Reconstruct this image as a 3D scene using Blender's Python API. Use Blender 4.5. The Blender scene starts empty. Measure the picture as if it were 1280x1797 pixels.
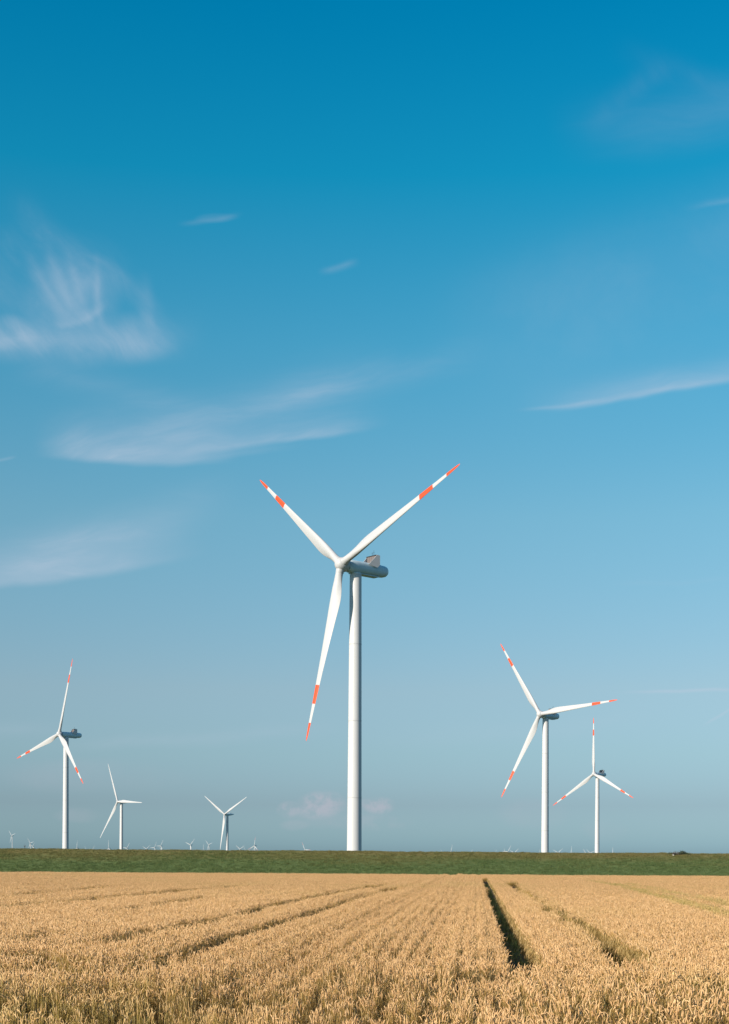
import bpy, bmesh, math, random
import numpy as np
from mathutils import Vector, Matrix, Euler

random.seed(7)
rng = np.random.default_rng(7)
S = bpy.context.scene
COL = S.collection
R = math.radians

# ------------------------------------------------------------------ camera
F = 2500.0                       # focal length in photograph pixels (50 mm on a 36 mm tall frame)
HX, HY = 640.0, 1511.3           # optical axis = horizon point of the photograph
ROLL = R(0.3)
CAM_Z = 2.5
cam = bpy.data.cameras.new('camera')
camo = bpy.data.objects.new('camera', cam)
COL.objects.link(camo)
cam.sensor_fit = 'VERTICAL'
cam.sensor_height = 36.0
cam.sensor_width = 36.0 * 1280 / 1797
cam.lens = 36.0 * F / 1797
cam.shift_y = (HY - 898.5) / 1797
cam.clip_start = 0.1
cam.clip_end = 200000.0
camo.matrix_world = Matrix.Translation((0, 0, CAM_Z)) @ Matrix.Rotation(R(90), 4, 'X') @ Matrix.Rotation(ROLL, 4, 'Z')
S.camera = camo

def unroll(px, py):
    x, y = px - HX, py - HY
    c, s = math.cos(ROLL), math.sin(ROLL)
    return x * c + y * s, -(-x * s + y * c)

def at(px, py, Y):
    """world point at depth Y seen at photo pixel px, py"""
    r, u = unroll(px, py)
    return Vector((r * Y / F, Y, CAM_Z + u * Y / F))

def on_plane(px, py, z):
    r, u = unroll(px, py)
    Y = (z - CAM_Z) * F / u
    return r * Y / F, Y

# ------------------------------------------------------------------ light
SUN_AZ = 229.0                   # degrees clockwise from +Y: behind the camera, to the left
SUN_EL = 23.0
sun_dir = Vector((math.sin(R(SUN_AZ)) * math.cos(R(SUN_EL)), math.cos(R(SUN_AZ)) * math.cos(R(SUN_EL)), math.sin(R(SUN_EL))))
sl = bpy.data.lights.new('sun', 'SUN')
sl.energy = 5.0
sl.angle = R(0.5)
sl.color = (1.0, 0.885, 0.74)
slo = bpy.data.objects.new('sun', sl)
COL.objects.link(slo)
slo.rotation_euler = sun_dir.to_track_quat('Z', 'Y').to_euler()

S.render.engine = 'CYCLES'
S.view_settings.view_transform = 'Standard'
S.view_settings.look = 'None'
S.view_settings.exposure = 0.3
S.view_settings.gamma = 1.0
S.cycles.max_bounces = 6
S.cycles.diffuse_bounces = 2
S.cycles.caustics_reflective = False
S.cycles.caustics_refractive = False

# ------------------------------------------------------------------ node helper
class NB:
    def __init__(self, nt):
        self.nt = nt
        self.N = nt.nodes
        self.L = nt.links
    def node(self, t, **kw):
        n = self.N.new(t)
        for k, v in kw.items():
            setattr(n, k, v)
        return n
    def put(self, sock, v):
        if isinstance(v, bpy.types.NodeSocket):
            self.L.new(v, sock)
        elif v is not None:
            sock.default_value = v
    def m(self, op, a, b=None, c=None, clamp=False):
        n = self.node('ShaderNodeMath', operation=op, use_clamp=clamp)
        self.put(n.inputs[0], a)
        if b is not None: self.put(n.inputs[1], b)
        if c is not None: self.put(n.inputs[2], c)
        return n.outputs[0]
    def smooth(self, x, lo, hi):
        n = self.node('ShaderNodeMapRange', interpolation_type='SMOOTHSTEP')
        self.put(n.inputs['Value'], x)
        n.inputs['From Min'].default_value = lo
        n.inputs['From Max'].default_value = hi
        return n.outputs[0]
    def maprange(self, x, a, b, c, d):
        n = self.node('ShaderNodeMapRange')
        self.put(n.inputs['Value'], x)
        for k, v in zip(('From Min', 'From Max', 'To Min', 'To Max'), (a, b, c, d)):
            n.inputs[k].default_value = v
        return n.outputs[0]
    def xyz(self, x, y, z=0.0):
        n = self.node('ShaderNodeCombineXYZ')
        self.put(n.inputs[0], x); self.put(n.inputs[1], y); self.put(n.inputs[2], z)
        return n.outputs[0]
    def noise(self, vec, scale, detail=4.0, rough=0.55, dist=0.0):
        n = self.node('ShaderNodeTexNoise')
        self.put(n.inputs['Vector'], vec)
        n.inputs['Scale'].default_value = scale
        n.inputs['Detail'].default_value = detail
        n.inputs['Roughness'].default_value = rough
        n.inputs['Distortion'].default_value = dist
        return n.outputs[0]
    def mix(self, f, a, b, mode='MIX'):
        n = self.node('ShaderNodeMix', data_type='RGBA', blend_type=mode)
        self.put(n.inputs[0], f)
        self.put(n.inputs[6], a if not isinstance(a, tuple) else (*a, 1.0))
        self.put(n.inputs[7], b if not isinstance(b, tuple) else (*b, 1.0))
        return n.outputs[2]
    def ramp(self, f, stops, interp='LINEAR'):
        n = self.node('ShaderNodeValToRGB')
        n.color_ramp.interpolation = interp
        el = n.color_ramp.elements
        while len(el) < len(stops): el.new(0.5)
        for e, (p, c) in zip(el, stops):
            e.position = p
            e.color = (*c, 1.0)
        self.put(n.inputs[0], f)
        return n.outputs[0]

# ------------------------------------------------------------------ sky
world = bpy.data.worlds.new('World')
S.world = world
world.use_nodes = True
b = NB(world.node_tree)
sky = b.node('ShaderNodeTexSky', sky_type='NISHITA', sun_disc=False)
sky.sun_elevation = R(SUN_EL)
sky.sun_rotation = R(SUN_AZ)
geo = b.node('ShaderNodeTexCoord')
sep = b.node('ShaderNodeSeparateXYZ')
b.L.new(geo.outputs['Generated'], sep.inputs[0])
dx, dy, dz = sep.outputs
# grade of the clear blue by elevation (sin of elevation): deeper, more cyan towards the zenith
TINT = [(0.0, (0.496, 0.813, 1.317)), (0.0125, (0.504, 0.829, 1.35)), (0.04, (0.455, 0.634, 0.959)), (0.075, (0.545, 0.715, 0.894)), (0.119, (0.675, 0.793, 0.87)), (0.233, (0.614, 1.012, 1.016)), (0.339, (0.325, 1.102, 1.171)), (0.434, (0.041, 1.089, 1.236)), (0.515, (0.0, 0.984, 1.252)), (1.0, (0.0, 0.894, 1.179))]
tint = b.ramp(dz, [(p, tuple(v / 2 for v in c)) for p, c in TINT])
side = b.smooth(dy, -0.05, 0.55)              # the grade belongs to the clear sky opposite the sun
tint = b.mix(side, tuple(v / 2 for v in (.36, .68, .92)), tint)
base = b.mix(1.0, sky.outputs[0], tint, 'MULTIPLY')
base = b.mix(1.0, base, (2.0, 2.0, 2.0), 'MULTIPLY')
# cirrus: laid out in direction space (tangents of azimuth and elevation from +Y), in thousandths of the focal length
ysafe = b.m('MAXIMUM', dy, 0.05)
U = b.m('MULTIPLY', b.m('DIVIDE', dx, ysafe), F / 1000)
V = b.m('MULTIPLY', b.m('DIVIDE', dz, ysafe), F / 1000)
front = b.smooth(dy, 0.15, 0.4)
def rot2(u, v, deg, su, sv):
    c, s = math.cos(R(deg)), math.sin(R(deg))
    a = b.m('ADD', b.m('MULTIPLY', u, c * su), b.m('MULTIPLY', v, s * su))
    t = b.m('ADD', b.m('MULTIPLY', u, -s * sv), b.m('MULTIPLY', v, c * sv))
    return b.xyz(a, t, 0.0)
uv = b.xyz(U, V, 0.0)
w1 = b.noise(uv, 3.2, 3.0, 0.5)
w2 = b.noise(b.xyz(U, V, 7.3), 3.0, 3.0, 0.5)
Uw = b.m('ADD', U, b.m('MULTIPLY', b.m('SUBTRACT', w1, 0.5), 0.16))
Vw = b.m('ADD', V, b.m('MULTIPLY', b.m('SUBTRACT', w2, 0.5), 0.16))
st_a = b.noise(rot2(Uw, Vw, 12, 2.2, 13.0), 1.0, 7.0, 0.58)      # strands drawn out along the wind
st_b = b.noise(rot2(Uw, Vw, -50, 4.5, 12.0), 1.0, 7.0, 0.6)      # combed fallstreaks
fa = b.smooth(b.noise(rot2(Uw, Vw, 9, 7.0, 46.0), 1.0, 6.0, 0.62), 0.30, 0.72)      # hair-fine fibres
fb = b.smooth(b.noise(rot2(Uw, Vw, -52, 9.0, 40.0), 1.0, 6.0, 0.62), 0.30, 0.72)
st_a = b.m('MULTIPLY', b.smooth(st_a, 0.28, 0.70), b.m('MULTIPLY_ADD', fa, 0.75, 0.45))
st_b = b.m('MULTIPLY', b.smooth(st_b, 0.30, 0.70), b.m('MULTIPLY_ADD', fb, 0.5, 0.62))
cauli = b.smooth(b.noise(b.xyz(U, V, 5.5), 38.0, 5.0, 0.62), 0.36, 0.62)
soft = b.smooth(b.noise(b.xyz(Uw, Vw, 3.1), 6.5, 7.0, 0.62), 0.3, 0.72)
U2 = b.m('ADD', U, b.m('MULTIPLY', b.m('SUBTRACT', w2, 0.5), 0.05))
V2 = b.m('ADD', V, b.m('MULTIPLY', b.m('SUBTRACT', w1, 0.5), 0.05))

def swoosh(px, py, deg, half, below, above, bend, alpha, tex, floor=0.25, fade=0.7):
    """a curved feathered streak: deg rises to the right, bend curves it up at the ends"""
    cx, cy = (px - HX) / 1000, (HY - py) / 1000
    c, s = math.cos(R(deg)), math.sin(R(deg))
    du, dv = b.m('SUBTRACT', U2, cx), b.m('SUBTRACT', V2, cy)
    a = b.m('ADD', b.m('MULTIPLY', du, c), b.m('MULTIPLY', dv, s))
    t = b.m('ADD', b.m('MULTIPLY', du, -s), b.m('MULTIPLY', dv, c))
    t = b.m('SUBTRACT', t, b.m('MULTIPLY', b.m('MULTIPLY', a, a), bend))
    lo = b.smooth(t, -below / 1000, below / 1000 * 0.6)
    hi = b.smooth(t, above / 1000, 0.0)
    hi = b.m('MULTIPLY', hi, hi)
    win = b.smooth(b.m('ABSOLUTE', a), half / 1000, half / 1000 * (1 - fade))
    msk = b.m('MULTIPLY', b.m('MULTIPLY', lo, hi), win)
    if tex is not None:
        msk = b.m('MULTIPLY', msk, b.m('MULTIPLY_ADD', tex, 1 - floor, floor))
    return b.m('MULTIPLY', msk, alpha)

def puff(px, py, rx, ry, alpha, tex):
    cx, cy = (px - HX) / 1000, (HY - py) / 1000
    du = b.m('DIVIDE', b.m('SUBTRACT', U2, cx), rx / 1000)
    dv = b.m('DIVIDE', b.m('SUBTRACT', V2, cy), ry / 1000)
    r2 = b.m('ADD', b.m('MULTIPLY', du, du), b.m('MULTIPLY', dv, dv))
    msk = b.m('MULTIPLY', b.smooth(r2, 1.6, 0.0), b.m('MULTIPLY_ADD', tex, 0.85, 0.15))
    return b.m('MULTIPLY', msk, alpha)

cir = [
    # broad sheet with a crisp lower rim, left of the tallest rotor
    swoosh(238, 812, 0, 190, 9, 150, 0.10, .58, st_a, .35, .6),
    swoosh(300, 806, 1, 250, 7, 60, 0.20, .22, st_a, .35),
    swoosh(455, 783, 7, 240, 8, 70, 0.25, .42, st_a, .4),
    swoosh(400, 748, 13, 350, 50, 120, 0.2, .30, st_a, .35),
    swoosh(640, 672, 13, 260, 40, 70, 0.0, .20, st_a, .3),
    swoosh(190, 690, -12, 220, 40, 70, 0.0, .18, st_a, .35),
    # lower left sheet
    swoosh(110, 1018, 5, 270, 12, 140, 0.35, .60, st_a, .4),
    swoosh(200, 955, 16, 260, 40, 100, 0.2, .42, st_a, .3),
    # tangled wisps at the upper left
    swoosh(105, 620, 1, 270, 34, 100, 0.15, .42, st_b, .3),
    swoosh(70, 606, 4, 190, 22, 46, 0.1, .22, st_a, .3),
    puff(4, 588, 54, 30, .34, st_b),
    swoosh(78, 512, -55, 100, 20, 22, 1.4, .34, st_b, .3, .8),
    swoosh(104, 506, -62, 110, 16, 26, 1.6, .38, st_b, .3, .8),
    swoosh(132, 512, -70, 90, 14, 20, 1.2, .28, st_b, .3, .8),
    swoosh(163, 512, -84, 80, 10, 18, 1.4, .32, st_b, .25, .8),
    swoosh(138, 566, 22, 64, 9, 30, 4.0, .34, st_b, .35),
    swoosh(222, 500, -40, 110, 34, 30, -1.2, .22, st_b, .25),
    swoosh(258, 545, -80, 80, 24, 24, -0.6, .20, st_b, .3),
    puff(118, 528, 80, 76, .26, soft), puff(240, 590, 70, 40, .16, st_b),
    swoosh(110, 452, -48, 160, 46, 60, 0.0, .16, st_b, .25),
    puff(60, 480, 150, 80, .12, st_b),
    # right-hand streak
    swoosh(1185, 678, 10, 300, 10, 80, 0.05, .34, st_a, .55),
    swoosh(1130, 688, 10.5, 210, 6, 20, 0.12, .26, st_a, .5),
    swoosh(985, 709, 11, 90, 5, 9, 0.1, .20, None),
    # veils at the upper right
    swoosh(1225, 215, 10, 280, 70, 130, 0.2, .14, st_a, .45), swoosh(1240, 150, -22, 200, 40, 60, 0.0, .05, st_b, .3), swoosh(1100, 165, 38, 120, 24, 60, -1.0, .05, st_b, .3),
    
    swoosh(1150, 480, 20, 460, 280, 220, 0.0, .15, soft, .5),
    swoosh(1270, 352, 8, 90, 6, 20, 0.0, .13, st_a, .4),
    swoosh(362, 392, 8, 62, 7, 14, 1.0, .16, st_a, .45), puff(372, 386, 34, 9, .14, st_a),
    swoosh(592, 470, 16, 40, 12, 16, 0.6, .20, st_a, .4),
    # thin veils low down and two old contrails
    swoosh(340, 1300, 3, 330, 14, 38, 0.0, .17, st_a, .3),
    swoosh(40, 1290, 4, 120, 16, 40, 0.0, .18, st_a, .3),
    swoosh(900, 1290, 5, 300, 20, 60, 0.0, .10, st_a, .3),
    swoosh(1215, 1211, 3.5, 140, 5, 8, 0.0, .5, st_a, .6),
    swoosh(1262, 1252, 38, 44, 4, 5, 0.0, .34, None),
    swoosh(0, 812, 4, 30, 4, 8, 0.0, .18, None),
    swoosh(1200, 1015, 6, 150, 6, 14, 0.0, .10, st_a, .3),
]
cum = [puff(562, 1416, 38, 22, .60, cauli), puff(511, 1418, 19, 14, .48, cauli), puff(656, 1416, 27, 15, .58, cauli), puff(585, 1432, 80, 22, .16, soft),
       puff(640, 1447, 70, 14, .16, cauli), puff(142, 1434, 36, 14, .26, soft), puff(520, 1446, 24, 9, .24, soft),
       puff(930, 1430, 60, 26, .18, soft), puff(1060, 1450, 40, 20, .16, soft), puff(160, 1360, 150, 30, .16, soft)]
def union(ms):
    inv = None
    for x in ms:
        y = b.m('SUBTRACT', 1.0, x, clamp=True)
        inv = y if inv is None else b.m('MULTIPLY', inv, y)
    return b.m('MULTIPLY', b.m('SUBTRACT', 1.0, inv, clamp=True), front)
CLOUD_C = (4.2, 4.9, 5.9)
PUFF_C = (4.0, 4.0, 4.6)
skyc = b.mix(union(cir), base, CLOUD_C)
skyc = b.mix(union(cum), skyc, PUFF_C)
bg = world.node_tree.nodes['Background']
b.L.new(skyc, bg.inputs[0])
bg.inputs[1].default_value = 0.1

# ------------------------------------------------------------------ materials
def new_mat(name):
    m = bpy.data.materials.new(name)
    m.use_nodes = True
    nb = NB(m.node_tree)
    p = m.node_tree.nodes['Principled BSDF']
    return m, nb, p

def paint_mat(name, c1, c2, rough=0.45, scale=0.35):
    m, n, p = new_mat(name)
    tc = n.node('ShaderNodeTexCoord').outputs['Object']
    sp = n.node('ShaderNodeSeparateXYZ'); n.L.new(tc, sp.inputs[0])
    st = n.xyz(n.m('MULTIPLY', sp.outputs[0], 3.0), n.m('MULTIPLY', sp.outputs[1], 3.0), n.m('MULTIPLY', sp.outputs[2], 0.35))
    f = n.smooth(n.noise(st, scale, 5.0, 0.6), 0.35, 0.75)
    n.L.new(n.mix(f, c1, c2), p.inputs['Base Color'])
    p.inputs['Roughness'].default_value = rough
    p.inputs['Specular IOR Level'].default_value = 0.35
    return m

M_WHITE = paint_mat('white_gelcoat', (.51, .51, .52), (.485, .485, .495))
M_TOWER = paint_mat('tower_paint', (.60, .60, .61), (.575, .575, .585), 0.42)
n_ = NB(M_TOWER.node_tree); pt = M_TOWER.node_tree.nodes['Principled BSDF']
tcz = n_.node('ShaderNodeTexCoord').outputs['Object']
spz = n_.node('ShaderNodeSeparateXYZ'); n_.L.new(tcz, spz.inputs[0])
seam = None
for q_ in (.24, .50, .76):
    e_ = n_.m('LESS_THAN', n_.m('ABSOLUTE', n_.m('SUBTRACT', spz.outputs[2], 91.9 * q_ + .16)), .17)
    seam = e_ if seam is None else n_.m('MAXIMUM', seam, e_)
ang_ = n_.m('ARCTAN2', spz.outputs[1], spz.outputs[0])
run = n_.smooth(n_.noise(n_.xyz(n_.m('MULTIPLY', ang_, 5.0), n_.m('MULTIPLY', spz.outputs[2], .035), 0.0), 2.0, 4.0, .6), .5, .8)
src_ = pt.inputs['Base Color'].links[0].from_socket
c_ = n_.mix(n_.m('MULTIPLY', run, .35), src_, (.47, .455, .42))
c_ = n_.mix(n_.m('MULTIPLY', seam, .35), c_, (.33, .33, .33))
n_.L.new(c_, pt.inputs['Base Color'])
M_RED = paint_mat('signal_red_paint', (.74, .085, .022), (.68, .08, .024))
M_GREY = paint_mat('nacelle_grey', (.60, .74, .79), (.55, .68, .73), 0.4, 0.6)
M_DARK = paint_mat('dark_metal', (.03, .033, .036), (.04, .04, .045), 0.5)
m, n, p = new_mat('radiator_core')
tc = n.node('ShaderNodeTexCoord').outputs['Object']
sp = n.node('ShaderNodeSeparateXYZ'); n.L.new(tc, sp.inputs[0])
fin = n.m('GREATER_THAN', n.m('FRACT', n.m('MULTIPLY', sp.outputs[0], 1.05)), 0.88)
n.L.new(n.mix(fin, (.165, .135, .13), (.05, .05, .055)), p.inputs['Base Color'])
p.inputs['Roughness'].default_value = 0.6
M_RAD = m

# ------------------------------------------------------------------ object helpers
def mesh_obj(name, verts, faces, mats, parent=None, smooth=False, mat_idx=None, link=True):
    me = bpy.data.meshes.new(name)
    me.from_pydata([tuple(v) for v in verts], [], [tuple(int(i) for i in f) for f in faces])
    for mm in (mats if isinstance(mats, (list, tuple)) else [mats]):
        me.materials.append(mm)
    if smooth:
        me.polygons.foreach_set('use_smooth', np.ones(len(me.polygons), bool))
    if mat_idx is not None:
        me.polygons.foreach_set('material_index', np.array(mat_idx, np.int32))
    me.update()
    o = bpy.data.objects.new(name, me)
    if link: COL.objects.link(o)
    if parent is not None: o.parent = parent
    return o

def tag(o, label=None, cat=None, group=None, kind=None):
    if label: o['label'] = label
    if cat: o['category'] = cat
    if group: o['group'] = group
    if kind: o['kind'] = kind
    return o

class MB:
    def __init__(s): s.v = []; s.f = []; s.mi = []
    def add(s, v, f, mi=0):
        k = len(s.v)
        s.v += [tuple(x) for x in v]
        s.f += [tuple(i + k for i in q) for q in f]
        s.mi += [mi] * len(f)
    def box(s, c, d, mi=0, rot=None):
        v = [Vector((x * d[0] / 2, y * d[1] / 2, z * d[2] / 2)) for x in (-1, 1) for y in (-1, 1) for z in (-1, 1)]
        if rot: v = [rot @ q for q in v]
        v = [q + Vector(c) for q in v]
        s.add(v, [(0, 1, 3, 2), (4, 6, 7, 5), (0, 4, 5, 1), (2, 3, 7, 6), (0, 2, 6, 4), (1, 5, 7, 3)], mi)
    def tube(s, pts, rad, seg=8, mi=0):
        pts = [Vector(p) for p in pts]
        rr = rad if isinstance(rad, (list, tuple)) else [rad] * len(pts)
        V, Fc = [], []
        for i, p in enumerate(pts):
            t = (pts[min(i + 1, len(pts) - 1)] - pts[max(i - 1, 0)]).normalized()
            a = t.orthogonal().normalized(); c = t.cross(a)
            for k in range(seg):
                an = 2 * math.pi * k / seg
                V.append(p + (a * math.cos(an) + c * math.sin(an)) * rr[i])
        for i in range(len(pts) - 1):
            for k in range(seg):
                k2 = (k + 1) % seg
                Fc.append((i * seg + k, i * seg + k2, (i + 1) * seg + k2, (i + 1) * seg + k))
        Fc.append(tuple(range(seg))[::-1]); Fc.append(tuple((len(pts) - 1) * seg + k for k in range(seg)))
        s.add(V, Fc, mi)
    def lathe(s, prof, seg=32, axis='z', mi=0):
        """prof: list of (radius, height)"""
        V, Fc = [], []
        for r, h in prof:
            for k in range(seg):
                an = 2 * math.pi * k / seg
                if axis == 'z': V.append((r * math.cos(an), r * math.sin(an), h))
                else: V.append((r * math.cos(an), h, -r * math.sin(an)))
        for i in range(len(prof) - 1):
            for k in range(seg):
                k2 = (k + 1) % seg
                Fc.append((i * seg + k, i * seg + k2, (i + 1) * seg + k2, (i + 1) * seg + k))
        Fc.append(tuple(range(seg))[::-1]); Fc.append(tuple((len(prof) - 1) * seg + k for k in range(seg)))
        s.add(V, Fc, mi)
    def obj(s, name, mats, parent=None, smooth=False, link=True):
        return mesh_obj(name, s.v, s.f, mats, parent, smooth, s.mi, link)

def auto_smooth(o, deg=40):
    me = o.data
    me.polygons.foreach_set('use_smooth', np.ones(len(me.polygons), bool))
    me.update()
    bm = bmesh.new(); bm.from_mesh(me)
    for e in bm.edges:
        if len(e.link_faces) == 2 and e.calc_face_angle() > R(deg): e.smooth = False
    bm.to_mesh(me); bm.free()

# ------------------------------------------------------------------ value noise for layouts
def vnoise(x, y, seed=0):
    xi, yi = np.floor(x).astype(np.int64), np.floor(y).astype(np.int64)
    fx, fy = x - xi, y - yi
    fx, fy = fx * fx * (3 - 2 * fx), fy * fy * (3 - 2 * fy)
    def h(a, c):
        q = (a * 374761393 + c * 668265263 + seed * 974634777) & 0xffffffff
        q = ((q ^ (q >> 13)) * 1274126177) & 0xffffffff
        return ((q ^ (q >> 16)) & 0xffff) / 65535.0
    return (h(xi, yi) * (1 - fx) + h(xi + 1, yi) * fx) * (1 - fy) + (h(xi, yi + 1) * (1 - fx) + h(xi + 1, yi + 1) * fx) * fy

def fbm(x, y, seed=0, o=4):
    s = 0; a = 0.5
    for i in range(o):
        s = s + a * vnoise(x * 2 ** i, y * 2 ** i, seed + i); a *= 0.5
    return s / (1 - 0.5 ** o)

# ------------------------------------------------------------------ ground and dyke
TOP = 0.8                         # height of the wheat canopy
def edge_y(x):
    """far edge of the wheat as seen along its top"""
    return 186.6 - 0.088 * x
m, n, p = new_mat('field_soil')
tc = n.node('ShaderNodeTexCoord').outputs['Object']
f = n.noise(tc, 2.0, 6.0, 0.6)
f2 = n.noise(tc, 0.15, 3.0, 0.5)
n.L.new(n.mix(f2, n.mix(f, (.05, .036, .018), (.085, .062, .032)), n.mix(f, (.035, .036, .014), (.07, .06, .028))), p.inputs['Base Color'])
p.inputs['Roughness'].default_value = 0.95
M_SOIL = m
m, n, p = new_mat('meadow')
tc = n.node('ShaderNodeTexCoord').outputs['Object']
n.L.new(n.mix(n.noise(tc, 0.02, 5.0, 0.6), (.05, .075, .025), (.10, .10, .04)), p.inputs['Base Color'])
p.inputs['Roughness'].default_value = 0.95
M_MEADOW = m

# soil under the wheat, on top of one wide ground sheet
G = 60000.0
tag(mesh_obj('ground', [(-G, -2000, -.12), (G, -2000, -.12), (G, G, -.12), (-G, G, -.12)], [(0, 1, 2, 3)], M_MEADOW), kind='structure')
tag(mesh_obj('field', [(-140, -60, 0), (140, -60, 0), (140, edge_y(140) + 1.5, 0), (-140, edge_y(-140) + 1.5, 0),
                       (-140, -60, -.2), (140, -60, -.2), (140, edge_y(140) + 1.5, -.2), (-140, edge_y(-140) + 1.5, -.2)],
             [(0, 1, 2, 3), (0, 4, 5, 1), (1, 5, 6, 2), (2, 6, 7, 3), (3, 7, 4, 0)], M_SOIL), kind='structure')

DY_TOE, DY_CREST, DY_H = 3.0, 17.5, 3.86       # distance behind the field edge, height
xs = np.linspace(-260, 260, 521)
prof = [(1.6, -0.05), (3.0, 0.05), (4.2, 0.22)] + [(4.2 + (DY_CREST - 4.2) * t, 0.22 + (DY_H - .22) * (t ** 0.93)) for t in np.linspace(.08, 1, 16)] \
     + [(DY_CREST + 1.2, DY_H + .03), (DY_CREST + 3.2, DY_H - .02), (DY_CREST + 16, 0.0), (DY_CREST + 19, -.3)]
def dyke_pt(x, off, z):
    bump = (fbm(np.array([x * .11]), np.array([off * .25]), 5)[0] - .5) * 0.16 + (fbm(np.array([x * .9]), np.array([off * .9]), 9, 2)[0] - .5) * .07
    k = min(1.0, max(0.0, z / 1.0))
    return (x, edge_y(x) + off, z * (1 - .0006 * x) + bump * k)
V, Fc = [], []
for x in xs:
    for off, z in prof: V.append(dyke_pt(x, off, z))
npf = len(prof)
for i in range(len(xs) - 1):
    for j in range(npf - 1):
        a = i * npf + j
        Fc.append((a, a + npf, a + npf + 1, a + 1))
m, n, p = new_mat('dyke_turf')
tc = n.node('ShaderNodeTexCoord').outputs['Object']
sp = n.node('ShaderNodeSeparateXYZ'); n.L.new(tc, sp.inputs[0])
stv = n.xyz(n.m('MULTIPLY', sp.outputs[0], 0.22), sp.outputs[1], sp.outputs[2])
big = n.noise(stv, 0.35, 5.0, 0.6)
fine = n.noise(stv, 2.2, 6.0, 0.65)
hz = n.m('ADD', sp.outputs[2], n.m('MULTIPLY', n.m('SUBTRACT', big, 0.5), 2.6))
dry = n.smooth(hz, 2.0, 4.1)          # drier, browner sward on the upper bank
green = n.mix(fine, (.072, .110, .036), (.155, .198, .074))
brown = n.mix(fine, (.105, .090, .026), (.27, .21, .085))
n.L.new(n.mix(dry, green, brown), p.inputs['Base Color'])
p.inputs['Roughness'].default_value = 0.95
p.inputs['Specular IOR Level'].default_value = 0.1
bmp = n.node('ShaderNodeBump'); bmp.inputs['Strength'].default_value = 0.9; bmp.inputs['Distance'].default_value = 0.25
n.L.new(fine, bmp.inputs['Height']); n.L.new(bmp.outputs[0], p.inputs['Normal'])
M_DYKE = m
tag(mesh_obj('dyke', V, Fc, M_DYKE, smooth=True), kind='structure')

# ------------------------------------------------------------------ wind turbines
RB = 56.0                        # blade tip radius
TILT, CONE = R(5), R(2)
STRIPES = [(.681, .788), (.896, 1.0)]
def blade_mesh(name, striped, slim=1.0):
    rt = np.array([.020, .040, .065, .10, .14, .18, .215, .26, .32, .40, .50, .60, .70, .80, .90, .95, .98, .995, 1.0])
    ch = np.array([2.35, 2.35, 2.45, 2.85, 3.45, 3.92, 4.05, 3.85, 3.50, 3.08, 2.58, 2.12, 1.72, 1.36, 1.02, .82, .58, .30, .10]) * slim
    th = np.array([1.0, 1.0, .93, .72, .52, .40, .35, .31, .28, .25, .22, .20, .185, .175, .165, .16, .16, .16, .16])
    le = np.array([1.175, 1.175, 1.19, 1.24, 1.32, 1.36, 1.36, 1.30, 1.20, 1.06, .90, .76, .63, .51, .39, .30, .20, .06, -.04]) * slim
    tw = np.radians(np.array([14, 14, 14, 13.5, 12.5, 11.5, 10.5, 9, 7.5, 5.5, 3.6, 2.2, 1.2, .4, -.2, -.5, -.6, -.6, -.6]) + 2.0)
    rr = np.unique(np.round(np.concatenate([rt, np.linspace(.02, 1, 46), [s for q in STRIPES for s in q]]), 4))
    def sm(y):
        # smooth the piecewise table a little
        z = np.interp(np.linspace(0, 1, 401), rt, y)
        k = np.ones(13) / 13
        zz = np.convolve(np.pad(z, 6, mode='edge'), k, 'valid')
        w = np.clip((np.linspace(0, 1, 401) - .9) / .08, 0, 1)
        return np.interp(rr, np.linspace(0, 1, 401), zz * (1 - w) + z * w)
    C, TH, LE, TW = sm(ch), sm(th), sm(le), sm(tw)
    NS = 24
    ang = 2 * np.pi * np.arange(NS) / NS
    xc = .5 * (1 - np.cos(ang))                      # 0 at the leading edge
    up = np.sin(ang) >= 0
    yt = 5 * (.2969 * np.sqrt(xc) - .126 * xc - .3516 * xc ** 2 + .2843 * xc ** 3 - .1036 * xc ** 4)
    V, Fc, mi = [], [], []
    for r_, c, t, l, tw_ in zip(rr, C, TH, LE, TW):
        w = np.clip((t - .5) / .5, 0, 1)             # blends from aerofoil to the round root
        foil = np.where(up, 1, -1) * yt * min(t, .6) * c
        circ = np.sin(ang) * c * .5 * min(1.0, t)
        y = foil * (1 - w) + circ * w
        x = l - xc * c                               # leading edge at +x
        X = x * math.cos(tw_) - y * math.sin(tw_) * -1 * 0 + 0
        # chord turned so that the leading edge swings upwind (-y)
        Xr = x * math.cos(tw_) + y * math.sin(tw_)
        Yr = -x * math.sin(tw_) + y * math.cos(tw_)
        bend = -1.2 * r_ ** 2.5 * 0
        for q in range(NS): V.append((Xr[q], Yr[q] + bend, r_ * RB))
    for i in range(len(rr) - 1):
        mid = (rr[i] + rr[i + 1]) / 2
        red = striped and any(a < mid < c for a, c in STRIPES)
        for k in range(NS):
            k2 = (k + 1) % NS
            Fc.append((i * NS + k, i * NS + k2, (i + 1) * NS + k2, (i + 1) * NS + k)); mi.append(1 if red else 0)
    Fc.append(tuple(range(NS))[::-1]); mi.append(0)
    Fc.append(tuple((len(rr) - 1) * NS + k for k in range(NS))); mi.append(1 if striped else 0)
    o = mesh_obj(name, V, Fc, [M_WHITE, M_RED], None, True, mi, link=False)
    return o.data

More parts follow.
